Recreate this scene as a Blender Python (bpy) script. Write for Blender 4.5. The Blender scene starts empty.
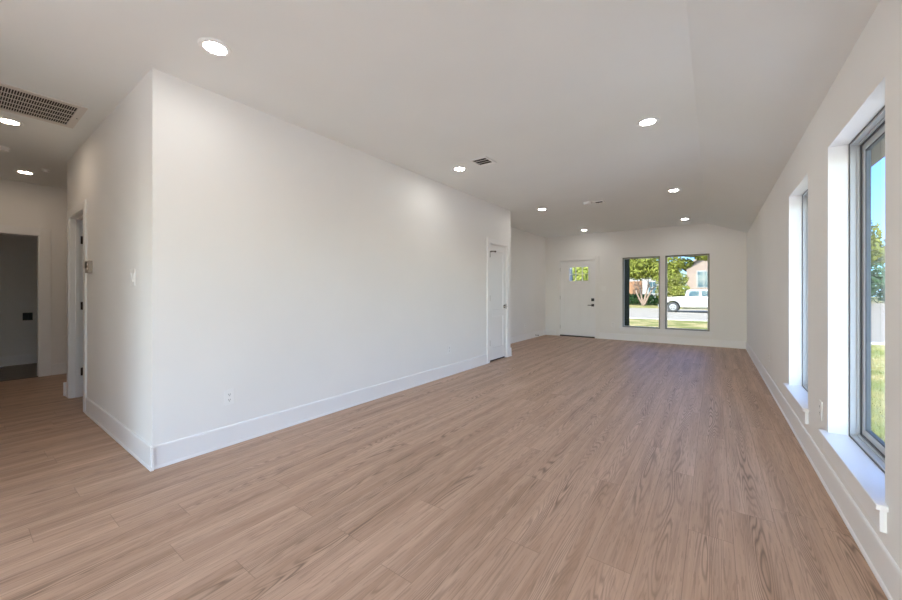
import bpy, bmesh, math, random
from mathutils import Vector, Matrix
random.seed(7)
sc = bpy.context.scene
COL = sc.collection

# ---------------------------------------------------------------- camera
FPX, YAW, CAMH = 363.4, 0.625, 1.212
cam_d = bpy.data.cameras.new('camera')
cam_d.sensor_width = 36.0
cam_d.lens = FPX / 902 * 36.0
cam_d.shift_y = -8.2 / 902
cam_d.clip_start = 0.05; cam_d.clip_end = 600
cam = bpy.data.objects.new('camera', cam_d); COL.objects.link(cam)
cam.location = (0, 0, CAMH)
cam.rotation_euler = (math.pi/2, 0, YAW)
sc.camera = cam

# ---------------------------------------------------------------- light
LAMP = 82.0          # radiance of the living room lenses
HALL = 56.0           # hallway lenses (a little dimmer)
BACK_FILL = 60.0  # added fill lamps behind the camera
SKY = 1.0
SUN = 13.0
EXPOSURE = 0.22
w = bpy.data.worlds.new('world'); sc.world = w; w.use_nodes = True
nt = w.node_tree; nt.nodes.clear()
o_ = nt.nodes.new('ShaderNodeOutputWorld'); bg = nt.nodes.new('ShaderNodeBackground')
sky = nt.nodes.new('ShaderNodeTexSky'); sky.sky_type = 'NISHITA'; sky.sun_disc = False
sky.sun_elevation = math.radians(40); sky.sun_rotation = math.radians(200)
sky.air_density = 1.0; sky.dust_density = 0.6; sky.ozone_density = 1.5
# clear deep blue away from the sun, brightness boosted on the sun's side to light the room
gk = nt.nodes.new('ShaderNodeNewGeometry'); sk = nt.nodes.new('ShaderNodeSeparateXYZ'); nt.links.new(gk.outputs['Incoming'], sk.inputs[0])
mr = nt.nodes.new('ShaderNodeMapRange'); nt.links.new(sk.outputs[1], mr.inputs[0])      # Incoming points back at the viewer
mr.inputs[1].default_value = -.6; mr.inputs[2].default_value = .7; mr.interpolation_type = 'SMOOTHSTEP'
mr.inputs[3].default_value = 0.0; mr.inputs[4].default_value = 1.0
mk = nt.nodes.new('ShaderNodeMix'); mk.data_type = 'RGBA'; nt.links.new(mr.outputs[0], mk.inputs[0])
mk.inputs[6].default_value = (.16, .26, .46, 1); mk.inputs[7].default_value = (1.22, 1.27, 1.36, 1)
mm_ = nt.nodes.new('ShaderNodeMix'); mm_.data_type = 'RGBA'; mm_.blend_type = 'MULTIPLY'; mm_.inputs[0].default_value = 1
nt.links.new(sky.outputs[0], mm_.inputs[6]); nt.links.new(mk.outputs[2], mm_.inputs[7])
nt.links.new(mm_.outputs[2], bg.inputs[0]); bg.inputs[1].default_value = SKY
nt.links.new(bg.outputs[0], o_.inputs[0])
sd = bpy.data.lights.new('sun', 'SUN'); sd.energy = SUN; sd.angle = 0.01; sd.color = (1, .95, .86)
sun = bpy.data.objects.new('sun', sd); COL.objects.link(sun)
# the sun stands behind the camera, so direct light falls only through the added patio door
sun.rotation_euler = Vector((0.06, 1.0, -.86)).to_track_quat('-Z', 'Y').to_euler()
sun.location = (-4, -12, 14)

sc.cycles.diffuse_bounces = 12; sc.cycles.max_bounces = 16; sc.cycles.transparent_max_bounces = 16
vs = sc.view_settings
sc.display_settings.display_device = 'sRGB'
vs.view_transform = 'Standard'; vs.look = 'None'; vs.gamma = 1.0
vs.use_curve_mapping = False; vs.exposure = EXPOSURE

# ---------------------------------------------------------------- helpers
class NG:
    def __init__(s, name):
        s.m = bpy.data.materials.new(name); s.m.use_nodes = True
        s.t = s.m.node_tree; s.b = s.t.nodes['Principled BSDF']; s.out = s.t.nodes['Material Output']
    def n(s, typ, **kw):
        x = s.t.nodes.new(typ)
        for k, v in kw.items(): setattr(x, k, v)
        return x
    def l(s, a, b): s.t.links.new(a, b)
    def math(s, op, a, b=None, c=None):
        x = s.n('ShaderNodeMath', operation=op)
        for i, v in enumerate((a, b, c)):
            if v is None: continue
            if isinstance(v, (int, float)): x.inputs[i].default_value = v
            else: s.l(v, x.inputs[i])
        return x.outputs[0]
    def comb(s, x, y, z):
        c = s.n('ShaderNodeCombineXYZ')
        for i, v in enumerate((x, y, z)):
            if isinstance(v, (int, float)): c.inputs[i].default_value = v
            else: s.l(v, c.inputs[i])
        return c.outputs[0]
    def ramp(s, f, stops):
        r = s.n('ShaderNodeValToRGB'); s.l(f, r.inputs[0])
        e = r.color_ramp.elements
        while len(e) < len(stops): e.new(.5)
        for q, (p, c) in zip(e, stops):
            q.position = p; q.color = (*c, 1)
        return r.outputs[0]
    def mix(s, f, a, b, mode='MIX'):
        x = s.n('ShaderNodeMix', data_type='RGBA', blend_type=mode)
        for i, v in ((0, f), (6, a), (7, b)):
            if isinstance(v, (int, float)): x.inputs[i].default_value = v
            elif isinstance(v, tuple): x.inputs[i].default_value = (*v, 1)
            else: s.l(v, x.inputs[i])
        return x.outputs[2]
    def noise(s, vec, scale, detail=3, rough=.5):
        x = s.n('ShaderNodeTexNoise'); x.inputs['Scale'].default_value = scale
        x.inputs['Detail'].default_value = detail; x.inputs['Roughness'].default_value = rough
        if vec is not None: s.l(vec, x.inputs['Vector'])
        return x.outputs[0]
    def bump(s, h, strength, dist=.01):
        x = s.n('ShaderNodeBump'); x.inputs['Strength'].default_value = strength
        x.inputs['Distance'].default_value = dist
        s.l(h, x.inputs['Height']); s.l(x.outputs[0], s.b.inputs['Normal'])

def simple(name, col, rough=.5, metal=0.0, var=.04, scale=8.0, bump=0.0, spec=.5):
    g = NG(name)
    tc = g.n('ShaderNodeTexCoord').outputs['Object']
    nz = g.noise(tc, scale)
    lo = tuple(c*(1-var) for c in col); hi = tuple(min(1, c*(1+var)) for c in col)
    g.l(g.ramp(nz, [(.3, lo), (.7, hi)]), g.b.inputs['Base Color'])
    g.b.inputs['Roughness'].default_value = rough; g.b.inputs['Metallic'].default_value = metal
    g.b.inputs['Specular IOR Level'].default_value = spec
    if bump: g.bump(g.noise(tc, 180, 2), bump, .002)
    return g.m

def emit(name, col, s):
    g = NG(name)
    g.b.inputs['Base Color'].default_value = (.9, .9, .9, 1)
    g.b.inputs['Emission Color'].default_value = (*col, 1)
    g.b.inputs['Emission Strength'].default_value = s
    return g.m

M = {}
M['wall'] = simple('wall_paint', (.875, .868, .848), .62, var=.012, scale=1.5, bump=.12, spec=.3)
M['ceiling'] = simple('ceiling_paint', (.872, .892, .874), .8, var=.012, scale=1.5, bump=.15, spec=.2)
M['trim'] = simple('trim_gloss_paint', (.89, .89, .885), .32, var=.01, scale=3)
M['door'] = simple('door_paint', (.88, .885, .885), .30, var=.01, scale=3)
M['plastic'] = simple('white_plastic', (.90, .90, .885), .35, var=.01)
M['black'] = simple('black_hardware', (.012, .012, .013), .35, var=.1)
M['dark_slot'] = simple('dark_slot', (.03, .028, .025), .7)
M['bronze'] = simple('hinge_bronze', (.06, .045, .035), .4, metal=.6)
M['nickel'] = simple('satin_nickel', (.55, .54, .52), .3, metal=1.0)
M['vinyl'] = simple('window_vinyl', (.52, .54, .55), .4, var=.01)
M['vinyl_tan'] = simple('front_window_vinyl', (.27, .26, .22), .5, var=.03)
M['gasket'] = simple('window_gasket', (.10, .11, .115), .6)
M['threshold'] = simple('threshold_brown', (.045, .03, .022), .5)
M['grille'] = simple('grille_enamel', (.74, .70, .65), .45, var=.01)
M['thermo'] = simple('thermostat_plastic', (.42, .38, .33), .45, var=.02)
M['screen'] = simple('thermostat_screen', (.03, .03, .03), .2)
M['lens'] = emit('lamp_lens', (1.0, .98, .935), LAMP)
M['lens_hall'] = emit('lamp_lens_hall', (1.0, .80, .62), HALL)
M['lens_fill'] = emit('lamp_lens_fill', (1.0, .84, .68), BACK_FILL)  # lens of the added, unseen fill lamps

# clear glass with a fresnel-like reflection on top; front panes are darkened to dim the outdoors, their reflection nearly removed
def glass(name, tint, refl=(.5, .025)):
  g = NG(name); g.t.nodes.remove(g.b)
  tr = g.n('ShaderNodeBsdfTransparent'); tr.inputs[0].default_value = (*tint, 1)
  gl = g.n('ShaderNodeBsdfGlossy'); gl.inputs['Roughness'].default_value = .0
  gg = g.n('ShaderNodeNewGeometry'); dt = g.n('ShaderNodeVectorMath', operation='DOT_PRODUCT')
  g.l(gg.outputs['Incoming'], dt.inputs[0]); g.l(gg.outputs['Normal'], dt.inputs[1])
  fr = g.math('MULTIPLY_ADD', g.math('POWER', g.math('SUBTRACT', 1.0, g.math('ABSOLUTE', dt.outputs['Value'])), 5.0), *refl)
  mx = g.n('ShaderNodeMixShader'); g.l(fr, mx.inputs[0]); g.l(tr.outputs[0], mx.inputs[1]); g.l(gl.outputs[0], mx.inputs[2])
  g.l(mx.outputs[0], g.out.inputs[0]);
  return g.m
M['glass'] = glass('window_glass', (.95, .975, .975)); M['glass_front'] = glass('front_window_glass', (.80, .81, .78), (.05, .003))


# wood plank floor, boards running along Y
def wood_floor(name, W=.183, L=1.52, cols=None, tint=1.0):
    g = NG(name)
    geo = g.n('ShaderNodeNewGeometry'); sp = g.n('ShaderNodeSeparateXYZ'); g.l(geo.outputs['Position'], sp.inputs[0])
    x, y = sp.outputs[0], sp.outputs[1]
    xs = g.math('DIVIDE', g.math('ADD', x, 20.05), W)
    row = g.math('FLOOR', xs); fx = g.math('FRACT', xs)
    wn = g.n('ShaderNodeTexWhiteNoise', noise_dimensions='1D'); g.l(row, wn.inputs['W'])
    ys = g.math('ADD', g.math('DIVIDE', g.math('ADD', y, 20), L), wn.outputs[0])
    pl = g.math('FLOOR', ys); fy = g.math('FRACT', ys)
    wn2 = g.n('ShaderNodeTexWhiteNoise', noise_dimensions='2D'); g.l(g.comb(row, pl, 0), wn2.inputs['Vector'])
    rnd = wn2.outputs[0]
    # contour rings of a stretched noise: cathedral grain
    zoff = g.math('MULTIPLY', rnd, 37.0)
    v1 = g.comb(g.math('MULTIPLY', fx, 1.5), g.math('MULTIPLY', y, .50), zoff)
    n1 = g.noise(v1, 1.35, 1.0, .35)
    wob = g.noise(g.comb(g.math('MULTIPLY', x, 22), g.math('MULTIPLY', y, 2.2), zoff), 1.0, 3, .6)
    ph = g.math('ADD', g.math('MULTIPLY', n1, 175.0), g.math('MULTIPLY', wob, 6.0))
    ring = g.math('MULTIPLY_ADD', g.math('SINE', ph), .5, .5)
    ring = g.math('POWER', ring, 2.6)
    # fine streaks
    st = g.noise(g.comb(g.math('MULTIPLY', x, 95), g.math('MULTIPLY', y, 2.6), zoff), 1.0, 4, .6)
    st2 = g.noise(g.comb(g.math('MULTIPLY', x, 14), g.math('MULTIPLY', y, .8), zoff), 1.0, 3, .5)
    A = (.46, .298, .203); B = (.645, .448, .332)
    if cols: A, B = cols
    base = g.ramp(st2, [(.3, A), (.7, B)])
    msk = g.noise(g.comb(g.math('MULTIPLY', x, 5), g.math('MULTIPLY', y, .8), zoff), 1.0, 2, .5)
    msk = g.math('MULTIPLY', g.math('SUBTRACT', msk, .30), 3.2); 
    ctr = g.math('SUBTRACT', 1.25, g.math('MULTIPLY', g.math('ABSOLUTE', g.math('SUBTRACT', fx, .5)), 3.0))
    cl = g.n('ShaderNodeClamp'); g.l(g.math('MULTIPLY', msk, ctr), cl.inputs[0]); msk = cl.outputs[0]
    dark = g.mix(g.math('MULTIPLY', g.math('MULTIPLY', ring, .85), msk), base, tuple(c*.42 for c in A))
    dark = g.mix(g.math('MULTIPLY', g.math('SUBTRACT', .62, st), 1.0), dark, tuple(c*.6 for c in A))
    fl = g.noise(g.comb(g.math('MULTIPLY', x, 150), g.math('MULTIPLY', y, 7), zoff), 1.0, 2, .5)
    fl = g.math('MULTIPLY', g.math('GREATER_THAN', fl, .60), .35)
    dark = g.mix(fl, dark, tuple(c*.55 for c in A))
    tone = g.math('MULTIPLY_ADD', rnd, .06, .97*tint)
    c = g.mix(1.0, dark, g.comb(tone, tone, tone), 'MULTIPLY')
    ex = g.math('MINIMUM', fx, g.math('SUBTRACT', 1, fx)); ex = g.math('MULTIPLY', ex, W)
    ey = g.math('MINIMUM', fy, g.math('SUBTRACT', 1, fy)); ey = g.math('MULTIPLY', ey, L)
    e = g.math('MINIMUM', ex, ey)
    seam = g.math('LESS_THAN', e, .0015)
    c = g.mix(g.math('MULTIPLY', seam, .36), c, (.09, .055, .035))
    g.l(c, g.b.inputs['Base Color'])
    g.l(g.math('MULTIPLY_ADD', st, .14, .38), g.b.inputs['Roughness'])
    g.b.inputs['Specular IOR Level'].default_value = .42
    g.bump(g.math('SUBTRACT', g.math('MULTIPLY', st, .4), g.math('MULTIPLY', seam, 1.0)), .18, .002)
    return g.m
M['floor'] = wood_floor('oak_plank_floor')
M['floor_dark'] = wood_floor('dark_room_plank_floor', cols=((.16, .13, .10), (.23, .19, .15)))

def outdoor(name, a, b, scale, rough=.9, c=None, bump=.3):
    g = NG(name)
    geo = g.n('ShaderNodeNewGeometry').outputs['Position']
    n = g.noise(geo, scale, 5, .65)
    n2 = g.noise(geo, scale*.12, 3, .5)
    col = g.mix(n, a, b)
    if c: col = g.mix(g.ramp(n2, [(.42, (0, 0, 0)), (.62, (1, 1, 1))]), col, c)
    g.l(col, g.b.inputs['Base Color']); g.b.inputs['Roughness'].default_value = rough; g.b.inputs['Specular IOR Level'].default_value = .1
    g.bump(n, bump, .03)
    return g.m
M['lawn'] = outdoor('lawn_grass', (.06, .10, .02), (.24, .21, .08), 9.0, c=(.33, .27, .13))
M['concrete'] = outdoor('street_concrete', (.25, .225, .185), (.30, .27, .23), 3.0, bump=.05)
M['tan_street'] = outdoor('tan_street', (.17, .145, .11), (.22, .19, .15), 3.0, bump=.05)
M['patio'] = outdoor('bounce_concrete', (.50, .49, .47), (.58, .57, .55), 6.0, bump=.05)  # bright slab added to throw sunlight up indoors
M['curb'] = outdoor('curb_concrete', (.33, .32, .30), (.38, .37, .35), 6.0, bump=.05)
M['leaf'] = outdoor('leaf_green', (.02, .045, .007), (.25, .25, .045), 1.6, rough=.6, bump=0)
M['leaf_dark'] = outdoor('hedge_green', (.010, .035, .014), (.045, .09, .03), 2.2, rough=.6, bump=0)
M['leaf_blade'] = outdoor('grass_blade', (.035, .075, .012), (.26, .27, .07), 9.0, c=(.30, .26, .11), rough=.7, bump=0)
M['bark'] = outdoor('bark', (.13, .09, .07), (.30, .23, .19), 5.0)
M['fence'] = outdoor('cedar_fence', (.24, .125, .07), (.30, .17, .10), 2.0)
M['roof'] = outdoor('roof_shingle', (.15, .12, .10), (.25, .21, .18), 4.0)
M['soffit'] = simple('soffit_brown', (.13, .10, .075), .7)
M['truck'] = simple('truck_white_paint', (.33, .33, .335), .25, var=.01)
M['rubber'] = simple('tyre_rubber', (.03, .03, .03), .8)
M['alloy'] = simple('wheel_alloy', (.34, .34, .34), .3, metal=.7)
M['tint'] = simple('tinted_window', (.05, .09, .11), .08)
M['siding'] = simple('house_white_siding', (.27, .27, .265), .7)
def brick(name, a, b, m):
    g = NG(name); t = g.n('ShaderNodeTexBrick')
    sp = g.n('ShaderNodeSeparateXYZ'); g.l(g.n('ShaderNodeNewGeometry').outputs['Position'], sp.inputs[0])
    g.l(g.comb(g.math('ADD', sp.outputs[0], sp.outputs[1]), sp.outputs[2], 0), t.inputs['Vector'])
    t.inputs['Color1'].default_value = (*a, 1); t.inputs['Color2'].default_value = (*b, 1); t.inputs['Mortar'].default_value = (*m, 1)
    t.inputs['Scale'].default_value = 1.0; t.inputs['Brick Width'].default_value = .2; t.inputs['Row Height'].default_value = .075
    t.inputs['Mortar Size'].default_value = .008
    g.l(t.outputs[0], g.b.inputs['Base Color']); g.b.inputs['Roughness'].default_value = .9; g.b.inputs['Specular IOR Level'].default_value = .1
    return g.m
M['brick'] = brick('pink_brick', (.24, .175, .15), (.21, .15, .125), (.25, .23, .2))
M['brick_dark'] = brick('porch_brick', (.040, .034, .014), (.030, .026, .010), (.055, .05, .03))

class MB:
    def __init__(s): s.bm = bmesh.new()
    def box(s, x0, x1, y0, y1, z0, z1):
        v = [s.bm.verts.new(p) for p in ((x0,y0,z0),(x1,y0,z0),(x1,y1,z0),(x0,y1,z0),(x0,y0,z1),(x1,y0,z1),(x1,y1,z1),(x0,y1,z1))]
        for f in ((0,3,2,1),(4,5,6,7),(0,1,5,4),(1,2,6,5),(2,3,7,6),(3,0,4,7)): s.bm.faces.new([v[i] for i in f])
        return s
    def prism(s, pts, ext):
        """pts: list of 3d points of a planar outline, ext: extrusion vector"""
        e = Vector(ext); a = [s.bm.verts.new(p) for p in pts]; b = [s.bm.verts.new(Vector(p)+e) for p in pts]
        n = len(pts); s.bm.faces.new(a[::-1]); s.bm.faces.new(b)
        for i in range(n): s.bm.faces.new((a[i], a[(i+1) % n], b[(i+1) % n], b[i]))
        return s
    def lathe(s, c, axis, prof, seg=32, caps=True):
        """prof: (radius, offset along axis) list"""
        ax = Vector(axis).normalized(); u = ax.orthogonal().normalized(); v = ax.cross(u); c = Vector(c)
        rings = []
        for r, h in prof:
            rings.append([s.bm.verts.new(c + ax*h + (u*math.cos(t) + v*math.sin(t))*max(r, 1e-4)) for t in [2*math.pi*i/seg for i in range(seg)]])
        for a, b in zip(rings, rings[1:]):
            for i in range(seg): s.bm.faces.new((a[i], a[(i+1) % seg], b[(i+1) % seg], b[i]))
        if caps: s.bm.faces.new(rings[0][::-1]); s.bm.faces.new(rings[-1])
        return s
    def tube(s, pts, rad, seg=8):
        pts = [Vector(p) for p in pts]; rings = []
        if not isinstance(rad, (list, tuple)): rad = [rad]*len(pts)
        u = None
        for i, p in enumerate(pts):
            d = (pts[min(i+1, len(pts)-1)] - pts[max(i-1, 0)]).normalized()
            if u is None: u = d.orthogonal().normalized()
            u = (u - d*u.dot(d)).normalized(); v = d.cross(u)
            rings.append([s.bm.verts.new(p + (u*math.cos(t)+v*math.sin(t))*rad[i]) for t in [2*math.pi*k/seg for k in range(seg)]])
        for a, b in zip(rings, rings[1:]):
            for i in range(seg): s.bm.faces.new((a[i], a[(i+1) % seg], b[(i+1) % seg], b[i]))
        s.bm.faces.new(rings[0][::-1]); s.bm.faces.new(rings[-1])
        return s

def finish(name, mb, mat, parent=None, bevel=0, smooth=False, recalc=True):
    bm = mb.bm
    if recalc: bmesh.ops.recalc_face_normals(bm, faces=bm.faces)
    if parent is not None:
        r = parent
        while r.parent: r = r.parent
        off = Vector(r.location)
        # parts are built in place, then made relative to their thing's base
        if r.rotation_euler.z == 0:
            for v in bm.verts: v.co -= off
    me = bpy.data.meshes.new(name); bm.to_mesh(me); bm.free()
    me.materials.append(mat if not isinstance(mat, str) else M[mat])
    if smooth:
        for p in me.polygons: p.use_smooth = True
    o = bpy.data.objects.new(name, me); COL.objects.link(o)
    if parent is not None: o.parent = parent
    if bevel:
        b = o.modifiers.new('bevel', 'BEVEL'); b.width = bevel; b.segments = 2; b.limit_method = 'ANGLE'; b.angle_limit = .6
    return o
def tag(o, label, cat, group=None, kind=None):
    o['label'] = label; o['category'] = cat
    if group: o['group'] = group
    if kind: o['kind'] = kind
    return o
def thing(name, loc, label, cat, group=None, kind=None):
    o = bpy.data.objects.new(name, None); o.empty_display_size = .1; COL.objects.link(o); o.location = loc
    return tag(o, label, cat, group, kind)
def S(name, mb, mat, label, cat, bevel=0):
    return tag(finish(name, mb, mat, bevel=bevel), label, cat, kind='structure')
def copy_tree(o, parent=None):
    c = o.copy(); COL.objects.link(c); c.parent = parent
    for ch in list(o.children): copy_tree(ch, c)
    return c

# ---------------------------------------------------------------- dimensions (metres)
XL, XR = -3.102, .577          # the long white wall, the window wall
YC, YE = .819, 6.222           # corner of the hallway, end of the long wall
YF = 9.894                     # front wall
XREC = -3.846                  # recessed wall by the front door
H, HR, XCR = 2.74, 2.452, -.115
XH = -7.80                     # wall at the end of the hallway
XHE = -6.12                    # outer corner of the hallway wall
YB = -4.2                      # wall behind the camera
T = .12
def roof_z(x): return H if x <= XCR else H - (x-XCR)*(H-HR)/(XR-XCR)

# ---------------------------------------------------------------- outdoors ground
GZ = -.30
S('ground', MB().box(-90, 90, -60, 22.9, GZ-.3, GZ), 'lawn', 'front and side lawn of patchy green and straw coloured grass', 'lawn')
S('patio', MB().box(-12, 9, -12, 4.4, GZ+.001, GZ+.06), 'patio', 'bright concrete patio added out of view to bounce sunlight onto the ceiling', 'patio')  # added out of view as a sunlight bouncer for the ceiling
S('street', MB().box(-90, 2.6, 22.9, 38.5, GZ-.31, GZ-.02), 'concrete', 'pale concrete street in front of the house', 'street')
S('driveway', MB().prism([(1.5,15.6,GZ+.004),(14,15.2,GZ+.004),(60,15.2,GZ+.004),(60,22.9,GZ+.004),(1.5,22.9,GZ+.004)], (0,0,.015)), 'tan_street', 'pale concrete paving past the side lawn', 'driveway')
S('side_street', MB().box(2.6, 90, 22.9, 72, GZ-.31, GZ-.02), 'tan_street', 'pale side street beyond the side lawn', 'street')
S('far_lawn', MB().box(-90, 2.6, 38.5, 120, GZ-.3, GZ), 'lawn', 'strip of grass on the far side of the street', 'lawn')
S('far_side_lawn', MB().box(2.6, 90, 72, 160, GZ-.3, GZ), 'lawn', 'far grass under the distant trees', 'lawn')
S('kerb', MB().box(-90, 1.5, 22.72, 22.95, GZ-.1, GZ+.04), 'curb', 'concrete kerb along the front lawn', 'kerb', .01)
S('driveway_edge', MB().prism([(1.5,15.6,GZ-.01),(14,15.2,GZ-.01),(40,15.2,GZ-.01),(40,14.95,GZ-.01),(14,14.95,GZ-.01),(1.5,15.35,GZ-.01)], (0,0,.09)), 'curb', 'white concrete edging at the end of the side lawn', 'kerb')

# ---------------------------------------------------------------- floor and ceiling
S('floor', MB().box(XH-.06, XR+.2, YB, YF+.02, -.15, 0), 'floor', 'light brown oak plank floor through living room and hallway', 'floor')
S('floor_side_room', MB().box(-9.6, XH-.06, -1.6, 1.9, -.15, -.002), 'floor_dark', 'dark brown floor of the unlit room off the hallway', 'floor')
pr = [(-9.6, YB-.2, H), (XCR, YB-.2, H), (XR, YB-.2, HR), (XR+.42, YB-.2, HR-.175+.0), (XR+.42, YB-.2, 3.1), (-9.6, YB-.2, 3.1)]
pr[3] = (XR+.2, YB-.2, HR-.083); pr[4] = (XR+.2, YB-.2, 3.1)
S('ceiling', MB().prism(pr, (0, YF+.4-YB, 0)), 'ceiling', 'white flat ceiling that slopes down along the window wall', 'ceiling')
# roof overhang seen through the side window
S('trim_eave', MB().box(XR+.165, 1.12, YB-.5, 10.5, 2.30, 2.42), 'soffit', 'dark brown roof eave outside the side windows', 'eave')

# ---------------------------------------------------------------- walls
def wall_with_openings(axis, a0, a1, p0, p1, z0, ztop, ops):
    """wall running along axis ('x' or 'y') from a0 to a1, occupying p0..p1 across, openings (b0,b1,zb,zt)"""
    m = MB()
    def bx(b0, b1, q0, q1):
        if b1-b0 < 1e-4 or q1-q0 < 1e-4: return
        if axis == 'y': m.box(p0, p1, b0, b1, q0, q1)
        else: m.box(b0, b1, p0, p1, q0, q1)
    cur = a0
    for b0, b1, zb, zt in sorted(ops):
        bx(cur, b0, z0, ztop); bx(b0, b1, z0, zb); bx(b0, b1, zt, ztop); cur = b1
    bx(cur, a1, z0, ztop)
    return m
W1 = (2.272, 3.193, .340, 2.104); W2 = (3.779, 4.622, .340, 2.104)
F1 = (-1.853, -1.023, .325, 2.066); F2 = (-.921, -.066, .325, 2.066)
WK1 = (-3.7, -2.8, .34, 2.104); WK2 = (-2.2, -1.3, .34, 2.104); WK3 = (-.7, .2, .34, 2.104)  # unseen windows added to bring in more daylight
S('wall_right', wall_with_openings('y', YB, YF+.2, XR, XR+.165, -.1, HR+.0, [W1, W2, WK1, WK2, WK3]), 'wall', 'white wall with tall windows along the right side', 'wall')
# the far wall with the raised ceiling line
m = wall_with_openings('x', XREC-T, XR, YF, YF+.2, -.1, 2.40, [(-3.455, -2.475, -.1, 2.065), F1, F2])
m.prism([(XREC-T, YF, 2.40), (XR, YF, 2.40), (XR, YF, HR), (XCR, YF, H), (XREC-T, YF, H)], (0, .2, 0))
S('wall_front', m, 'wall', 'white far wall with the entry door and two windows', 'wall')
CD = (5.425, 6.035)
S('wall_left', wall_with_openings('y', YC, YE, XL-T, XL, 0, H, [(CD[0]-.02, CD[1]+.02, 0, 2.05)]), 'wall', 'long blank white wall left of the room with the closet door', 'wall')
S('wall_closet_end', MB().box(XREC-T, XL-T, YE-T, YE, 0, H), 'wall', 'short return at the end of the long white wall', 'wall')
S('wall_recess', MB().box(XREC-T, XREC, YE, YF, 0, H), 'wall', 'white set-back wall beside the entry door', 'wall')
S('wall_closet_back', MB().box(-3.9, -3.8, 5.0, YE-T, 0, H).box(-3.8, XL-T, 5.0, 5.1, 0, H), 'wall', 'inside walls of the closet behind its closed door', 'wall')
HD = (-5.925, -5.175)
S('wall_hall', wall_with_openings('x', XHE, XL-T, YC, YC+T, 0, H, [(HD[0]-.015, HD[1]+.015, 0, 2.06)]), 'wall', 'beige-lit hallway wall with thermostat, light switch and open doorway', 'wall')
S('wall_hall_return', MB().box(XHE, XHE+T, YC+T, 3.2, 0, H), 'wall', 'hallway wall turning the far corner', 'wall')
S('wall_bedroom', MB().box(XHE+T, XL-T, 3.2, 3.3, 0, H), 'wall', 'back wall of the room behind the hallway door', 'wall')
RD = (-.13, .775)
S('wall_hallway_end', wall_with_openings('y', YB, 3.3, XH-T, XH, 0, H, [(RD[0], RD[1], 0, 2.022)]), 'wall', 'wall at the far left with the dark doorway', 'wall')
S('wall_hallway_close', MB().box(XH, XHE, 3.2, 3.3, 0, H), 'wall', 'wall closing the turned hallway', 'wall')
S('wall_side_room', MB().box(-9.47, -9.35, -1.6, 1.9, 0, H).box(-9.35, XH-T, 1.8, 1.9, 0, H).box(-9.35, XH-T, -1.6, -1.5, 0, H), 'wall', 'unlit walls of the dark room off the hallway', 'wall')
BW = (-2.3, .4, .0, 2.3)  # opening of the added patio door
S('wall_light_block', MB().box(-3.22, -3.10, YB, -.25, 0, H).box(XH, -3.22, -.37, -.25, 0, H), 'wall', 'unseen partition added to keep back light off the hallway wall', 'wall')  # unseen wall added to shade the hallway from the back daylight
S('wall_back', wall_with_openings('x', XH-T, XR, YB-.2, YB, -.1, H+.01, [BW]), 'wall', 'wall behind the camera with an opening for the added patio door', 'wall')

# ---------------------------------------------------------------- baseboards
BH = .158
def base(name, p, q, n, label, m=None, done=True):
    """p,q: wall foot ends, n: direction into the room"""
    p = Vector((*p, 0)); q = Vector((*q, 0)); n = Vector((*n, 0))
    prof = [(0, .001), (.019, .001), (.0185, .010), (.016, .016), (.011, .020), (.011, BH-.012), (.009, BH-.004), (.005, BH), (0, BH)]
    m = m or MB()
    m.prism([p + n*a + Vector((0, 0, b)) for a, b in prof], q-p)
    if done: S(name, m, 'trim', label, 'baseboard')
    return m
CAS = .085
m = base('', (XL, YC-.015), (XL, CD[0]-.02-CAS), (1, 0), '', done=False)
m = base('baseboard_left', (XL, CD[1]+.02+CAS), (XL, YE+.015), (1, 0), 'tall white baseboard under the long blank wall', m)
base('baseboard_closet_end', (XL+.015, YE), (XREC, YE), (0, 1), 'white baseboard on the short return past the closet')
base('baseboard_recess', (XREC, YE), (XREC, YF), (1, 0), 'white baseboard on the set-back wall by the entry')
m = base('', (XREC, YF), (-3.42-.035-CAS, YF), (0, -1), '', done=False)
base('baseboard_front', (-2.475+CAS, YF), (XR, YF), (0, -1), 'white baseboard below the front windows', m)
base('baseboard_right', (XR, YB), (XR, YF), (-1, 0), 'tall white baseboard along the window wall')
m = base('', (XL+.03, YC), (HD[1]+.015+CAS, YC), (0, -1), '', done=False)
base('baseboard_hall', (HD[0]-.015-CAS, YC), (XHE-.015, YC), (0, -1), 'white baseboard along the hallway wall', m)
base('baseboard_hall_return', (XHE, YC-.03), (XHE, 3.2), (-1, 0), 'white baseboard turning the hallway corner')
m = base('', (XH, 3.2), (XH, RD[1]+.115), (1, 0), '', done=False)
base('baseboard_hallway_end', (XH, RD[0]-.11), (XH, -.25), (1, 0), 'white baseboard on the far left wall', m)
base('baseboard_side_room', (-9.35, -1.5), (-9.35, 1.8), (1, 0), 'shadowed baseboard inside the dark room')
base('baseboard_back', (-3.1, YB), (-2.4, YB), (0, 1), 'white baseboard behind the camera')

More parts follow.
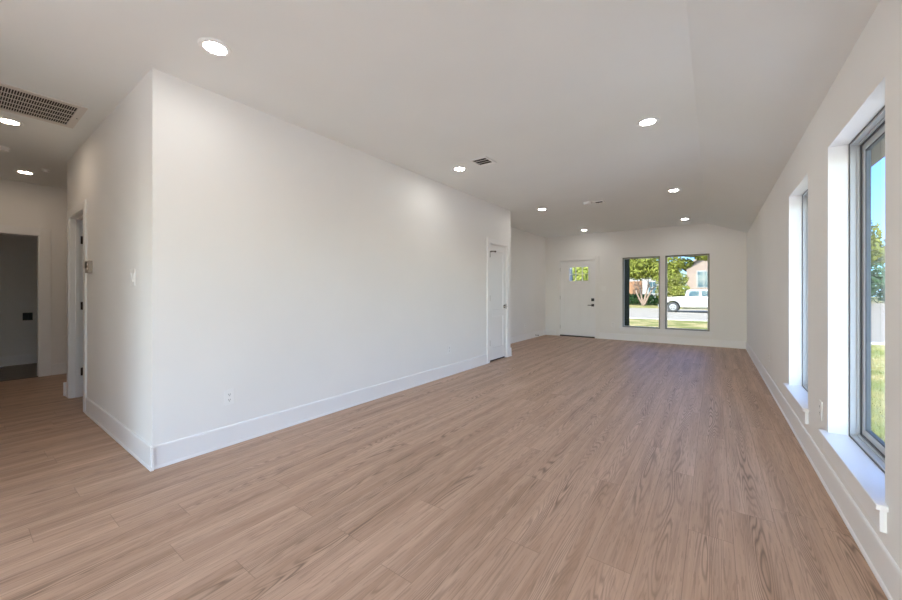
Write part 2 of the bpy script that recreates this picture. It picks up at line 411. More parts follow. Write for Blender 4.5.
# ---------------------------------------------------------------- side windows
def side_window(name, win, label, far=True):
    y0, y1, z0, z1 = win
    t = thing(name, (XR, (y0+y1)/2, z0), label, 'window', kind='structure')
    # stool with horns, apron
    sx = XR-.037
    m = MB().prism([(sx, y0-.045, z0-.022), (XR, y0-.045, z0-.022), (XR, y0+.002, z0-.022), (XR+.09, y0+.002, z0-.022),
                    (XR+.09, y1-.002, z0-.022), (XR, y1-.002, z0-.022), (XR, y1+.045, z0-.022), (sx, y1+.045, z0-.022)], (0, 0, .024))
    finish('window_sill', m, 'trim', t, .004)
    m = MB().prism([(XR, y0-.02, z0-.022), (XR-.020, y0-.02, z0-.022), (XR-.020, y0-.02, z0-.115), (XR-.017, y0-.02, z0-.118), (XR, y0-.02, z0-.118)], (0, y1-y0+.04, 0))
    finish('apron', m, 'trim', t)
    # outer frame
    xa, xb = XR+.088, XR+.163
    def ring(m, x0, x1, a, b, c, d, w):
        m.box(x0, x1, a, a+w, c, d).box(x0, x1, b-w, b, c, d).box(x0, x1, a+w, b-w, c, c+w).box(x0, x1, a+w, b-w, d-w, d)
        return m
    m = ring(MB(), xa+.004, xb, y0, y1, z0+.002, z1, .014)
    ring(m, xa+.030, xb-.004, y0+.014, y1-.014, z0+.016, z1-.014, .010)
    finish('window_frame', m, 'vinyl', t, .002)
    m = ring(MB(), xa, xa+.006, y0, y1, z0+.002, z1, .005)
    ring(m, xa+.0405, xa+.0485, y0+.024, y1-.024, z0+.026, z1-.024, .006)
    finish('gasket', m, 'gasket', t)
    # sash
    m = ring(MB(), xa+.050, xa+.074, y0+.024, y1-.024, z0+.026, z1-.024, .040)
    s = finish('window_sash', m, 'vinyl', t, .003)
    m = ring(MB(), xa+.056, xa+.075, y0+.062, y1-.062, z0+.064, z1-.062, .008)
    ring(m, xa+.054, xa+.0555, y0+.060, y1-.060, z0+.062, z1-.060, .006)
    finish('glazing_bead', m, 'gasket', s)
    finish('glass', MB().box(xa+.064, xa+.067, y0+.068, y1-.068, z0+.070, z1-.068), 'glass', s)
    return t
side_window('window_1', W1, 'tall side window nearest the camera, showing lawn and blue sky')
side_window('window_2', W2, 'tall narrow-looking side window farther along the right wall')

def front_window(name, win, label):
    x0, x1, z0, z1 = win
    t = thing(name, ((x0+x1)/2, YF, z0), label, 'window', kind='structure')
    def ring(m, a, b, c, d, ya, yb, w):
        m.box(a, a+w, ya, yb, c, d).box(b-w, b, ya, yb, c, d).box(a+w, b-w, ya, yb, c, c+w).box(a+w, b-w, ya, yb, d-w, d)
        return m
    finish('window_frame', ring(MB(), x0, x1, z0, z1, YF+.07, YF+.13, .022), 'vinyl_tan', t, .002)
    s = finish('window_sash', ring(MB(), x0+.022, x1-.022, z0+.022, z1-.022, YF+.085, YF+.12, .014), 'vinyl', t, .002)
    finish('glass', MB().box(x0+.034, x1-.034, YF+.10, YF+.104, z0+.034, z1-.034), 'glass_front', s)
    return t
front_window('window_3', F1, 'left of the two far windows, looking onto the tree and street')
front_window('window_4', F2, 'right of the two far windows, looking onto the white pickup')
# shared stool under both
m = MB().prism([(F1[0]-.07, YF-.04, .302), (F1[0]-.07, YF, .302), (F1[0], YF, .302), (F1[0], YF+.07, .302), (F1[1], YF+.07, .302), (F1[1], YF, .302),
                (F2[0], YF, .302), (F2[0], YF+.07, .302), (F2[1], YF+.07, .302), (F2[1], YF, .302), (F2[1]+.07, YF, .302), (F2[1]+.07, YF-.04, .302)], (0, 0, .025))
S('trim_1', m, 'trim', 'long white sill shelf under the two far windows', 'window sill', .003)
S('trim_2', MB().box(F1[0]-.04, F2[1]+.04, YF-.016, YF, .225, .302), 'trim', 'flat white apron under the far window sill', 'window trim', .003)

# ---------------------------------------------------------------- unseen patio door and side windows, added to brighten the ceiling
t = thing('fill_window_5', (-.95, YB, 0), 'sliding patio door added behind the camera to let sunlight in', 'window', kind='structure')
m = MB().box(-2.3, .4, YB-.14, YB-.06, 2.24, 2.3).box(-2.3, .4, YB-.14, YB-.06, 0, .05)
for x in (-2.3, -.98, .34): m.box(x, x+.06, YB-.14, YB-.06, .05, 2.24)
finish('window_frame', m, 'vinyl', t)
for x in (-2.24, -.92): finish('glass', MB().box(x, x+1.26, YB-.102, YB-.098, .05, 2.24), 'glass', t)
side_window('fill_window_6', WK1, 'added side window behind the camera, farther back, for more daylight')
side_window('fill_window_7', WK2, 'added side window behind the camera for more daylight')
side_window('fill_window_8', WK3, 'added side window beside the camera for more daylight')

# ---------------------------------------------------------------- doors
def hinge(parent, c, axis_h=.09, r=.007, mat='nickel'):
    m = MB(); x, y, z = c
    m.lathe((x, y, z-axis_h/2), (0, 0, 1), [(r*.5, -.006), (r, 0), (r, axis_h), (r*.5, axis_h+.006)], 12)
    return finish('hinge', m, mat, parent, smooth=False)
# entry door (in the far wall)
t = thing('door_1', (-2.96, YF, 0), 'white entry door with a small window and black lever in the far wall', 'door', kind='structure')
dx0, dx1, dz0, dz1 = -3.42, -2.51, .035, 2.045
lx0, lx1, lz0, lz1 = -3.185, -2.665, 1.495, 1.885
yd = YF+.012
m = MB()
# slab around the lite
for b in ((dx0, lx0, dz0, dz1), (lx1, dx1, dz0, dz1), (lx0, lx1, dz0, lz0), (lx0, lx1, lz1, dz1)):
    m.box(b[0], b[1], yd+.012, yd+.045, b[2], b[3])
# raised stiles and rails (two tall panels below the lite)
st = .115
for b in ((dx0, dx0+st, dz0, dz1), (dx1-st, dx1, dz0, dz1), (-3.015, -2.915, .27, 1.33), (dx0+st, dx1-st, dz0, .27), (dx0+st, dx1-st, 1.33, 1.46), (dx0+st, dx1-st, 1.93, dz1)):
    m.box(b[0], b[1], yd, yd+.013, b[2], b[3])
d = finish('door_slab', m, 'door', t, .003)
m = MB()
for b in ((lx0-.03, lx0+.012, lz0-.03, lz1+.03), (lx1-.012, lx1+.03, lz0-.03, lz1+.03), (lx0+.012, lx1-.012, lz0-.03, lz0+.012), (lx0+.012, lx1-.012, lz1-.012, lz1+.03)):
    m.box(b[0], b[1], yd-.006, yd+.05, b[2], b[3])
finish('lite_frame', m, 'door', d, .004)
m = MB()
for x in (lx0+(lx1-lx0)/3, lx0+(lx1-lx0)*2/3): m.box(x-.006, x+.006, yd+.008, yd+.042, lz0+.012, lz1-.012)
m.box(lx0+.012, lx1-.012, yd+.010, yd+.040, (lz0+lz1)/2-.006, (lz0+lz1)/2+.006)
finish('muntins', m, 'door', d)
finish('lite_glass', MB().box(lx0+.012, lx1-.012, yd+.022, yd+.027, lz0+.012, lz1-.012), 'glass', d)
m = MB()
m.box(dx0-.035, dx0-.003, YF-.001, YF+.14, 0, 2.065).box(dx1+.003, dx1+.035, YF-.001, YF+.14, 0, 2.065).box(dx0-.003, dx1+.003, YF-.001, YF+.14, dz1+.004, 2.065)
finish('door_jamb', m, 'trim', t)
m = MB()
m.box(dx0-.025-CAS, dx0-.025, YF-.016, YF, 0, 2.075+CAS*.8).box(dx1+.025, dx1+.025+CAS, YF-.016, YF, 0, 2.075+CAS*.8).box(dx0-.025, dx1+.025, YF-.016, YF, 2.06, 2.075+CAS*.8)
finish('casing', m, 'wall', t, .003)
finish('threshold', MB().box(dx0-.003, dx1+.003, YF-.02, YF+.14, .001, .03), 'threshold', t)
for z in (.25, 1.05, 1.82): hinge(t, (dx0-.002, YF-.004, z))
def lever(parent, c, n, along, mat='black', sq=True, L=.11, rose=None):
    c = Vector(c); n = Vector(n).normalized(); a = Vector(along).normalized(); up = Vector((0, 0, 1))
    m = MB()
    if sq:
        s = .032; m.prism([c+a*s+up*s, c-a*s+up*s, c-a*s-up*s, c+a*s-up*s], n*.012)
    else: m.lathe(c, n, [(.032, 0), (.032, .008), (.026, .014)], 24)
    if rose:
        finish('rose', m, rose, parent, .001); m = MB()
    m.lathe(c+n*.01, n, [(.011, 0), (.011, .04)], 12)
    p = c+n*.047
    m.tube([p-a*.012, p+a*.03, p+a*(L*.7)+n*.003, p+a*L-n*.002], [.010, .010, .009, .008], 10)
    return finish('door_handle', m, mat, parent, .001)
lever(t, (dx1-.050, yd, .860), (0, -1, 0), (-1, 0, 0), L=.12)
m = MB(); cx_ = dx1-.050
m.box(cx_-.036, cx_+.036, yd-.016, yd, 0.965, 1.040).box(cx_-.018, cx_+.018, yd-.032, yd-.014, 0.994, 1.012)
finish('deadbolt', m, 'black', t, .003)

# closet door (in the long wall)
t = thing('door_2', (XL, 5.73, 0), 'narrow white closet door at the end of the long wall', 'door', kind='structure')
a0, a1 = CD
xd = XL-.004
m = MB().box(xd-.035, xd-.010, a0+.003, a1-.003, .03, 2.03)
st = .105
for b in ((a0+.003, a0+st, .03, 2.03), (a1-st, a1-.003, .03, 2.03), (a0+st, a1-st, .03, .24), (a0+st, a1-st, 1.92, 2.03), (a0+st, a1-st, .78, .90)):
    m.box(xd-.012, xd, b[0], b[1], b[2], b[3])
finish('door_slab', m, 'door', t, .004)
finish('door_jamb', MB().box(XL-T, XL+.001, a0-.02, a0, 0, 2.05).box(XL-T, XL+.001, a1, a1+.02, 0, 2.05).box(XL-T, XL+.001, a0, a1, 2.034, 2.05), 'trim', t)
def casing_profile(p0, p1, face):   # flat casing with stepped edge
    return None
m = MB().box(XL, XL+.018, a0-.015-CAS, a0-.015, 0, 2.045+CAS).box(XL, XL+.018, a1+.015, a1+.015+CAS, 0, 2.045+CAS).box(XL, XL+.018, a0-.015, a1+.015, 2.045, 2.045+CAS)
finish('casing', m, 'trim', t, .004)
for z in (.33, 1.10): hinge(t, (XL+.008, a0+.001, z))
hh = hinge(t, (XL+.008, a0+.001, 1.85), mat='bronze')
m = MB().tube([(XL+.010, a0+.002, 1.90), (XL+.045, a0+.02, 1.905), (XL+.062, a0+.085, 1.905)], .010).lathe((XL+.062, a0+.085, 1.905), (-.3, 1, 0), [(.016, 0), (.016, .016)], 12)
finish('hinge_stop', m, 'bronze', hh)
lever(t, (xd, a1-.065, .945), (1, 0, 0), (0, -1, 0), mat='nickel', sq=False, rose='black')
finish('latch_plate', MB().box(XL-.001, XL+.0045, a1-.012, a1+.003, .90, .99), 'black', t)
finish('door_gap_shade', MB().box(XL-.06, XL-.03, a0, a1, .001, .026), 'dark_slot', t)  # dark bar standing in for the shade under the closet door

# hallway door: open inwards, seen as a jamb with three hinges
t = thing('door_3', (-5.55, YC, 0), 'open doorway in the beige hallway wall with three dark hinges', 'door', kind='structure')
a0, a1 = HD
m = MB().box(a0-.015, a0, YC-.001, YC+T+.001, 0, 2.06).box(a1, a1+.015, YC-.001, YC+T+.001, 0, 2.06).box(a0, a1, YC-.001, YC+T+.001, 2.045, 2.06)
finish('door_jamb', m, 'trim', t)
m = MB().box(a0, a0+.012, YC+.040, YC+.075, 0, 2.045).box(a1-.012, a1, YC+.040, YC+.075, 0, 2.045).box(a0+.012, a1-.012, YC+.040, YC+.075, 2.033, 2.045)
finish('door_stop', m, 'trim', t, .002)
m = MB().box(a0-.010-CAS, a0-.010, YC-.018, YC, 0, 2.05+CAS).box(a1+.010, a1+.010+CAS, YC-.018, YC, 0, 2.05+CAS).box(a0-.010, a1+.010, YC-.018, YC, 2.05, 2.05+CAS)
finish('casing', m, 'trim', t, .004)
d = finish('door_slab', MB().box(a0-.036, a0-.002, YC+T+.006, YC+T+.74, .01, 2.03), 'door', t, .003)
for z in (.29, 1.05, 1.81):
    hm = MB().box(a0, a0+.003, YC+.082, YC+.117, z-.045, z+.045)
    hm.lathe((a0+.002, YC+T+.004, z-.045), (0, 0, 1), [(.006, 0), (.006, .09)], 10)
    finish('hinge', hm, 'bronze', t)

# dark doorway in the far left wall
t = thing('door_4', (XH, .31, 0), 'dark open doorway at the far left edge', 'doorway', kind='structure')
finish('door_jamb', MB().box(XH-T-.001, XH+.001, RD[1]-.018, RD[1], 0, 2.022).box(XH-T-.001, XH+.001, RD[0], RD[0]+.018, 0, 2.022).box(XH-T-.001, XH+.001, RD[0]+.018, RD[1]-.018, 2.004, 2.022), 'trim', t)
finish('casing', MB().box(XH, XH+.016, RD[1]-.008, RD[1]+.105, 0, 2.12).box(XH, XH+.016, RD[0]-.105, RD[0]+.008, 0, 2.12).box(XH, XH+.016, RD[0]+.008, RD[1]-.008, 2.012, 2.12), 'trim', t, .003)
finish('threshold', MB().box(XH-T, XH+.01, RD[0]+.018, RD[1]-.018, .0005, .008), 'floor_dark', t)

# ---------------------------------------------------------------- recessed lights
def make_light(name, loc, label, lens, group):
    t = thing(name, loc, label, 'ceiling light', group)
    x, y, z = loc
    m = MB()
    # flat trim ring with a raised inner lip
    m.lathe((x, y, z), (0, 0, -1), [(.060, .001), (.090, .001), (.090, .004), (.084, .009), (.065, .010), (.060, .006), (.060, .001)], 40, caps=False)
    finish('trim_ring', m, 'plastic', t, smooth=False)
    m = MB().lathe((x, y, z), (0, 0, -1), [(.060, .0035), (.048, .0065), (.028, .0085), (.005, .009)], 40, caps=True)
    finish('lens', m, lens, t, smooth=True)
    return t
first = make_light('recessed_light', (-2.522, .978, H), 'largest round recessed ceiling light, near the corner of the long wall', 'lens', 'living room recessed lights')
spots = [(-2.55, 3.714, 'recessed ceiling light just left of the square air vent'),
         (-2.562, 6.421, 'recessed ceiling light above the end of the closet wall'),
         (-2.58, 9.20, 'recessed ceiling light above the entry door'),
         (-.476, 3.678, 'recessed ceiling light nearest the camera on the window side'),
         (-.477, 6.382, 'recessed ceiling light midway along the window side, before the slope'),
         (-.480, 9.055, 'farthest recessed ceiling light, above the two front windows')]
for x, y, lab in spots:
    c = copy_tree(first); c.location = (x, y, H); c['label'] = lab
hall = make_light('recessed_light', (-5.109, .323, H), 'hallway ceiling light cut by the left edge, beside the return grille', 'lens_hall', 'hallway recessed lights')
c = copy_tree(hall); c.location = (-7.118, .58, H); c['label'] = 'hallway ceiling light farther back, above the dark doorway'
# unseen lamps added behind the camera as fill light
fill_light = make_light('recessed_light', (-1.5, -1.6, H), 'recessed ceiling light added behind the camera as fill', 'lens_fill', 'added fill lights behind the camera')
for x, y in ((-.5, .98), (-.2, -1.6), (-1.5, -3.2)):
    c = copy_tree(fill_light if y < 0 else first); c.location = (x, y, H)
    c['label'] = 'recessed ceiling light added behind the camera as fill' if y < 0 else 'recessed ceiling light above the camera'
    if y > 0: c['group'] = 'living room recessed lights'

# ---------------------------------------------------------------- ceiling fittings
# return air grille
gx0, gx1, gy0, gy1 = -4.835, -4.215, -.12, .685
t = thing('return_grille', ((gx0+gx1)/2, (gy0+gy1)/2, H), 'large rectangular louvred return air grille in the hallway ceiling', 'air grille')
fr_ = .052
m = MB()
for b in ((gx0, gx0+fr_, gy0, gy1), (gx1-fr_, gx1, gy0, gy1), (gx0+fr_, gx1-fr_, gy0, gy0+fr_), (gx0+fr_, gx1-fr_, gy1-fr_, gy1)):
    m.box(b[0], b[1], b[2], b[3], H-.010, H-.001)
finish('frame', m, 'grille', t, .003)
finish('backing', MB().box(gx0+fr_, gx1-fr_, gy0+fr_, gy1-fr_, H-.0018, H-.0008), 'dark_slot', t)
m = MB(); n = 50; py = (gy1-gy0-2*fr_)/n
for i in range(1, n):
    y = gy0+fr_+py*i
    m.prism([(gx0+fr_, y-.0032, H-.009), (gx0+fr_, y+.0008, H-.009), (gx0+fr_, y+.0030, H-.003), (gx0+fr_, y-.0010, H-.003)], (gx1-gx0-2*fr_, 0, 0))
finish('louvre_panel', m, 'grille', t)
for i in range(1, 5):
    x = gx0+fr_+(gx1-gx0-2*fr_)*i/5
    finish('crossbar', MB().box(x-.008, x+.008, gy0+fr_, gy1-fr_, H-.0105, H-.009), 'grille', t)
finish('screw', MB().lathe(((gx0+gx1)/2, gy1-.02, H-.010), (0, 0, -1), [(.006, 0), (.005, .002)], 12), 'dark_slot', t)

# two supply registers
def register(loc, label, sx, sy, dark):
    x, y, z = loc
    t = thing('air_register', loc, label, 'air vent', 'supply registers in the living room ceiling')
    m = MB(); f = .028
    for b in ((x-sx, x-sx+f, y-sy, y+sy), (x+sx-f, x+sx, y-sy, y+sy), (x-sx+f, x+sx-f, y-sy, y-sy+f), (x-sx+f, x+sx-f, y+sy-f, y+sy)):
        m.box(b[0], b[1], b[2], b[3], z-.012, z-.001)
    finish('frame', m, 'plastic', t, .003)
    finish('backing', MB().box(x-sx+f, x+sx-f, y-sy+f, y+sy-f, z-.002, z-.0005), 'dark_slot', t)
    return t, f
x, y = -2.185, 3.665
t, f = register((x, y, H), 'white square ceiling vent with dark slots in the middle of the ceiling', .115, .125, True)
for a, b in ((y-.057, y-.034), (y+.006, y+.026), (y+.062, y+.098)):
    m = MB().prism([(x-.087, a, H-.0115), (x-.087, a+.003, H-.0125), (x-.087, b, H-.008), (x-.087, b-.003, H-.0065)], (.174, 0, 0))
    finish('louvre', m, 'plastic', t)
t, f = register((-1.57, 6.47, H), 'tiny dark ceiling register beside the white detector', .085, .085, True)
finish('damper', MB().box(-1.60, -1.59, 6.42, 6.52, H-.011, H-.003), 'black', t)

def smoke(loc, r, label):
    t = thing('smoke_detector', loc, label, 'smoke detector')
    finish('base', MB().lathe(loc, (0, 0, -1), [(r, .001), (r, .012), (r*.97, .014)], 32), 'plastic', t)
    finish('cover', MB().lathe(loc, (0, 0, -1), [(r*.88, .014), (r*.88, .030), (r*.78, .037), (r*.3, .040)], 32), 'plastic', t, smooth=False)
    return t
smoke((-6.10, .33, H), .065, 'round white smoke detector at the left edge of the hallway ceiling')
smoke((-1.735, 6.40, H), .075, 'round white smoke detector in the middle of the far ceiling')
smoke((-6.75, .72, H), .035, 'tiny round detector beside the farther hallway light')

# ---------------------------------------------------------------- plates, switches, thermostat
def plate_mesh(m, c, n, a, w, h, d=.006):
    c = Vector(c); n = Vector(n); a = Vector(a); up = Vector((0, 0, 1))
    m.prism([c+a*w/2+up*h/2, c-a*w/2+up*h/2, c-a*w/2-up*h/2, c+a*w/2-up*h/2], n*d)
    return m
def outlet(c, n, a, label, group='white wall outlets'):
    t = thing('wall_outlet', c, label, 'outlet')
    c = Vector(c)+Vector(n)*.0008; n = Vector(n); a = Vector(a); up = Vector((0, 0, 1))
    pl = finish('cover_plate', plate_mesh(MB(), c, n, a, .075, .120), 'plastic', t, .002)
    for s in (-1, 1):
        cc = c+up*s*.021+n*.0055
        r = finish('socket', plate_mesh(MB(), cc, n, a, .032, .030, .0018), 'plastic', t, .001)
        mm = MB()
        plate_mesh(mm, cc+a*.006+up*.003+n*.0012, n, a, .003, .009, .001); plate_mesh(mm, cc-a*.006+up*.003+n*.0012, n, a, .003, .009, .001)
        plate_mesh(mm, cc-up*.008+n*.0012, n, a, .005, .005, .001)
        finish('slots', mm, 'dark_slot', r)
    return t
outlet((XL, 1.302, .38), (1, 0, 0), (0, 1, 0), 'white outlet low on the long wall, near the corner')
outlet((XL, 4.25, .38), (1, 0, 0), (0, 1, 0), 'white outlet low on the long wall, shortly before the closet door')
outlet((XREC, 8.52, .36), (1, 0, 0), (0, 1, 0), 'white outlet on the set-back wall left of the entry door')
outlet((-2.064, YF, .375), (0, -1, 0), (1, 0, 0), 'white outlet between the entry door and the far windows')
outlet((XR, 3.36, .435), (-1, 0, 0), (0, 1, 0), 'white outlet between the two side windows')
outlet((XR, 6.03, .39), (-1, 0, 0), (0, 1, 0), 'white outlet on the right wall beyond the farther side window')
def switch(c, n, a, gangs, label):
    t = thing('light_switch', c, label, 'light switch')
    c = Vector(c)+Vector(n)*.0008; n = Vector(n); a = Vector(a); up = Vector((0, 0, 1))
    finish('cover_plate', plate_mesh(MB(), c, n, a, .072+.046*(gangs-1), .128), 'plastic', t, .002)
    for k in range(gangs):
        cc = c+a*(k-(gangs-1)/2)*.046+n*.0055
        m = MB(); s = 1 if k % 2 else -1
        p = [cc+up*.034, cc-up*.034, cc-up*.034+n*(.0075 if s > 0 else .003), cc+n*.0035, cc+up*.034+n*(.003 if s > 0 else .0075)]
        m.prism([q-a*.0165 for q in p], a*.033)
        finish('rocker', m, 'plastic', t)
    return t
switch((-3.545, YC, 1.32), (0, -1, 0), (1, 0, 0), 2, 'white light switch on the beige hallway wall near the corner')
switch((-2.292, YF, 1.30), (0, -1, 0), (1, 0, 0), 2, 'faint white light switch right of the entry door')

t = thing('thermostat', (-4.90, YC, 1.455), 'small grey-beige thermostat with dark screen beside the hallway doorway', 'thermostat')
finish('housing', MB().box(-4.985, -4.84, YC-.032, YC-.001, 1.395, 1.512), 'thermo', t, .006)
finish('screen', MB().box(-4.972, -4.905, YC-.0345, YC-.031, 1.440, 1.500), 'screen', t, .001)
for k in range(2):
    finish('button', MB().box(-4.885, -4.862, YC-.0345, YC-.031, 1.425+k*.040, 1.445+k*.040), 'plastic', t, .001)

t = thing('black_wall_box', (-9.35, .79, .80), 'black double outlet on the wall of the dark room', 'outlet')
finish('cover_plate', MB().box(-9.3495, -9.342, .735, .845, .735, .86), 'black', t, .002)
for s in (-1, 1):
    finish('socket', MB().box(-9.343, -9.3385, .79+s*.026-.017, .79+s*.026+.017, .76, .835), 'black', t, .001)

# spring door stop on the recess baseboard
t = thing('door_stop', (XREC+.016, 9.15, .062), 'small dark spring door stop on the baseboard left of the entry door', 'door stop')
finish('spring', MB().lathe((XREC+.0155, 9.15, .062), (1, 0, 0), [(.012, 0), (.012, .006), (.006, .008), (.006, .070)], 12), 'bronze', t)
finish('tip', MB().lathe((XREC+.0855, 9.15, .062), (1, 0, 0), [(.009, 0), (.011, .006), (.009, .018)], 12), 'black', t)

# ---------------------------------------------------------------- porch
S('wall_porch', MB().box(-2.10, -1.838, YF+.2, 10.80, -.3, 2.9), 'brick_dark', 'dark brick porch wall just outside the left far window', 'porch wall')
t = thing('porch_post', (-3.65, 11.49, GZ), 'white porch post seen through the entry door window', 'post')
finish('shaft', MB().box(-3.70, -3.60, 11.44, 11.54, GZ+.3, 2.60), 'siding', t, .01)
finish('plinth', MB().box(-3.73, -3.57, 11.41, 11.57, GZ, GZ+.3), 'siding', t, .01)

# ---------------------------------------------------------------- foliage and trees
def leaf_cloud(m, blobs, count, size, rng):
    tot = sum(b[3]**2 for b in blobs)
    for bx_, by_, bz_, r, sq in blobs:
        k = int(count*r*r/tot)
        for _ in range(k):
            d = Vector((rng.gauss(0, 1), rng.gauss(0, 1), rng.gauss(0, 1))).normalized()
            rr = r*(.55+.5*rng.random()**.6)
            p = Vector((bx_+d.x*rr, by_+d.y*rr, bz_+d.z*rr*sq))
            n = (d+Vector((rng.uniform(-.9, .9), rng.uniform(-.9, .9), rng.uniform(-.9, .9)))).normalized()
            u = n.orthogonal().normalized(); v = n.cross(u); a = rng.uniform(0, 6.28)
            u, v = u*math.cos(a)+v*math.sin(a), v*math.cos(a)-u*math.sin(a)
            s = size*rng.uniform(.6, 1.3)
            m.bm.faces.new([m.bm.verts.new(q) for q in (p-u*s, p-v*s*.45+n*s*.1, p+u*s, p+v*s*.45+n*s*.1)])
    return m
def branch(m, p, d, L, r, depth, rng, tips):
    pts = [Vector(p)]; rad = [r]; d = Vector(d).normalized()
    for i in range(4):
        d = (d+Vector((rng.uniform(-.14, .14), rng.uniform(-.14, .14), rng.uniform(-.02, .14)))).normalized()
        pts.append(pts[-1]+d*L/4); rad.append(r*(1-.14*(i+1)))
    m.tube(pts, rad, 7)
    if depth == 0: tips.append(pts[-1]); return
    for _ in range(3):
        nd = (d+Vector((rng.uniform(-.7, .7), rng.uniform(-.7, .7), rng.uniform(-.1, .5)))).normalized()
        branch(m, pts[-1], nd, L*.72, rad[-1]*.7, depth-1, rng, tips)
def tree(name, loc, label, height, trunks, crown_r, leaves, size, seed, group=None, mat='leaf', dirs=None, tr=.13, blobs=None):
    rng = random.Random(seed)
    t = thing(name, loc, label, 'tree', group)
    tips = []; m = MB(); L = height*.30
    for k in range(trunks):
        a = 2*math.pi*k/trunks+rng.uniform(-.3, .3)
        dd = dirs[k] if dirs else ((math.cos(a)*.5, math.sin(a)*.5, 1) if trunks > 1 else (0, 0, 1))
        branch(m, (loc[0]+math.cos(a)*.1*(trunks > 1), loc[1]+math.sin(a)*.1*(trunks > 1), loc[2]-.1), dd, L, tr, 2, rng, tips)
    finish('trunk', m, 'bark', t, smooth=True)
    given = blobs; blobs = []
    for p in tips[::max(1, len(tips)//14)]:
        blobs.append((p.x, p.y, p.z, crown_r*rng.uniform(.32, .5), .8))
    blobs.append((loc[0], loc[1], loc[2]+height*.74, crown_r*.7, .75))
    if given: blobs = given
    m = leaf_cloud(MB(), blobs, leaves, size, rng)
    finish('foliage', m, mat, t, recalc=False)
    return t
GT = 'trees beyond the street'
tree('tree', (-6.2, 44.4, GZ), 'multi-trunk spreading tree seen through the left far window', 6.6, 4, 3.0, 5200, .17, 3, mat='leaf',
     dirs=[(-.62, .1, 1), (-.2, .3, 1), (.25, -.1, 1), (.62, .1, 1)], tr=.14)
tree('tree', (-3.2, 41.0, GZ), 'low leafy tree behind the white pickup in the right far window', 4.6, 3, 1.6, 5200, .13, 12,
     dirs=[(-.3, .1, .8), (.3, .2, .8), (.1, -.2, 1)], tr=.07,
     blobs=[(-3.5, 41, 1.2, 1.1, .9), (-2.6, 41.1, 1.3, .9, .8), (-3.6, 40.9, 2.6, 1.1, .9), (-2.7, 41, 2.4, .8, .8), (-3.2, 41.2, 3.9, 1.0, .9), (-2.2, 41, 3.9, .7, .7)])
tree('tree', (2.6, 40.0, GZ), 'tall tree arching over the brick house in the right far window', 7.0, 1, 3.0, 5600, .16, 21, tr=.2,
     blobs=[(-1.6, 40, 4.9, 1.0, .5), (-.5, 40.1, 4.7, 1.2, .55), (.6, 39.9, 4.5, 1.2, .6), (1.8, 40, 5.2, 1.7, .8), (3.4, 40.2, 5.2, 1.8, .8), (2.6, 40.5, 6.6, 1.6, .8)])
tree('tree', (-11.0, 36.0, GZ), 'yellow-green tree seen through the entry door window', 5.4, 2, 2.8, 5600, .17, 8, tr=.14)
tree('tree', (-17.0, 46.0, GZ), 'background tree behind the entry door window', 9.0, 1, 4.0, 3500, .28, 9, GT, tr=.22)
k = 0
for x, y, h in ((17.0, 83, 14), (21.0, 97, 13.0), (29, 86, 14.5), (5, 88, 12.5), (36, 104, 13)):
    tree('tree', (x, y, GZ), ['tallest of the distant trees past the side window', 'distant tree left of the tallest one past the side window', 'broad distant tree at the side window edge',
         'distant tree at the near end of the row past the side window', 'farthest distant tree past the side window'][k], h, 1, 5.2, 4200, .36, 40+k, 'distant trees past the side lawn', tr=.3); k += 1

# hedge: one long clipped bank of foliage
rng = random.Random(5)
t = thing('hedge', (-7.0, 46.2, GZ), 'dark green clipped hedge behind the spreading tree across the street', 'hedge')
m = MB()
for i in range(26):
    leaf_cloud(m, [(-13.2+i*.5, 46.2+rng.uniform(-.1, .1), GZ+.62+rng.uniform(-.06, .08), .60, 1.0)], 420, .11, rng)
finish('foliage', m, 'leaf_dark', t, recalc=False)
m = MB()
for i in range(8): m.tube([(-12.8+i*1.6, 46.2, GZ-.05), (-12.7+i*1.6, 46.25, GZ+.5), (-12.75+i*1.6, 46.2, GZ+.9)], .04)
finish('stems', m, 'bark', t)['kind'] = 'stuff'
t = thing('hedge', (20, 73.2, GZ), 'tall dark bank of bushes under the distant trees past the side window', 'hedge')
m = MB()
for i in range(16):
    leaf_cloud(m, [(9+i*1.7, 73.4+rng.uniform(-.5, .5), GZ+2.3+rng.uniform(-.5, .6), 2.5, 1.05)], 520, .34, rng)
finish('foliage', m, 'leaf_dark', t, recalc=False)
m = MB()
for i in range(8): m.tube([(10+i*3.3, 73.4, GZ-.05), (10.1+i*3.3, 73.4, GZ+2.5)], .1)
finish('stems', m, 'bark', t)['kind'] = 'stuff'
# wood fence
t = thing('wooden_fence', (-9.2, 49, GZ), 'orange-brown wooden fence behind the hedge', 'fence')
m = MB()
for i in range(30):
    x = -11.4+i*.15
    m.prism([(x, 49, GZ), (x+.14, 49, GZ), (x+.14, 49, GZ+2.75), (x+.11, 49, GZ+2.82), (x+.03, 49, GZ+2.82), (x, 49, GZ+2.75)], (0, .02, 0))
finish('board_panel', m, 'fence', t)
finish('rail', MB().box(-11.4, -6.91, 49.02, 49.07, GZ+.4, GZ+.5), 'fence', t); finish('rail', MB().box(-11.4, -6.91, 49.02, 49.07, GZ+1.9, GZ+2.0), 'fence', t)
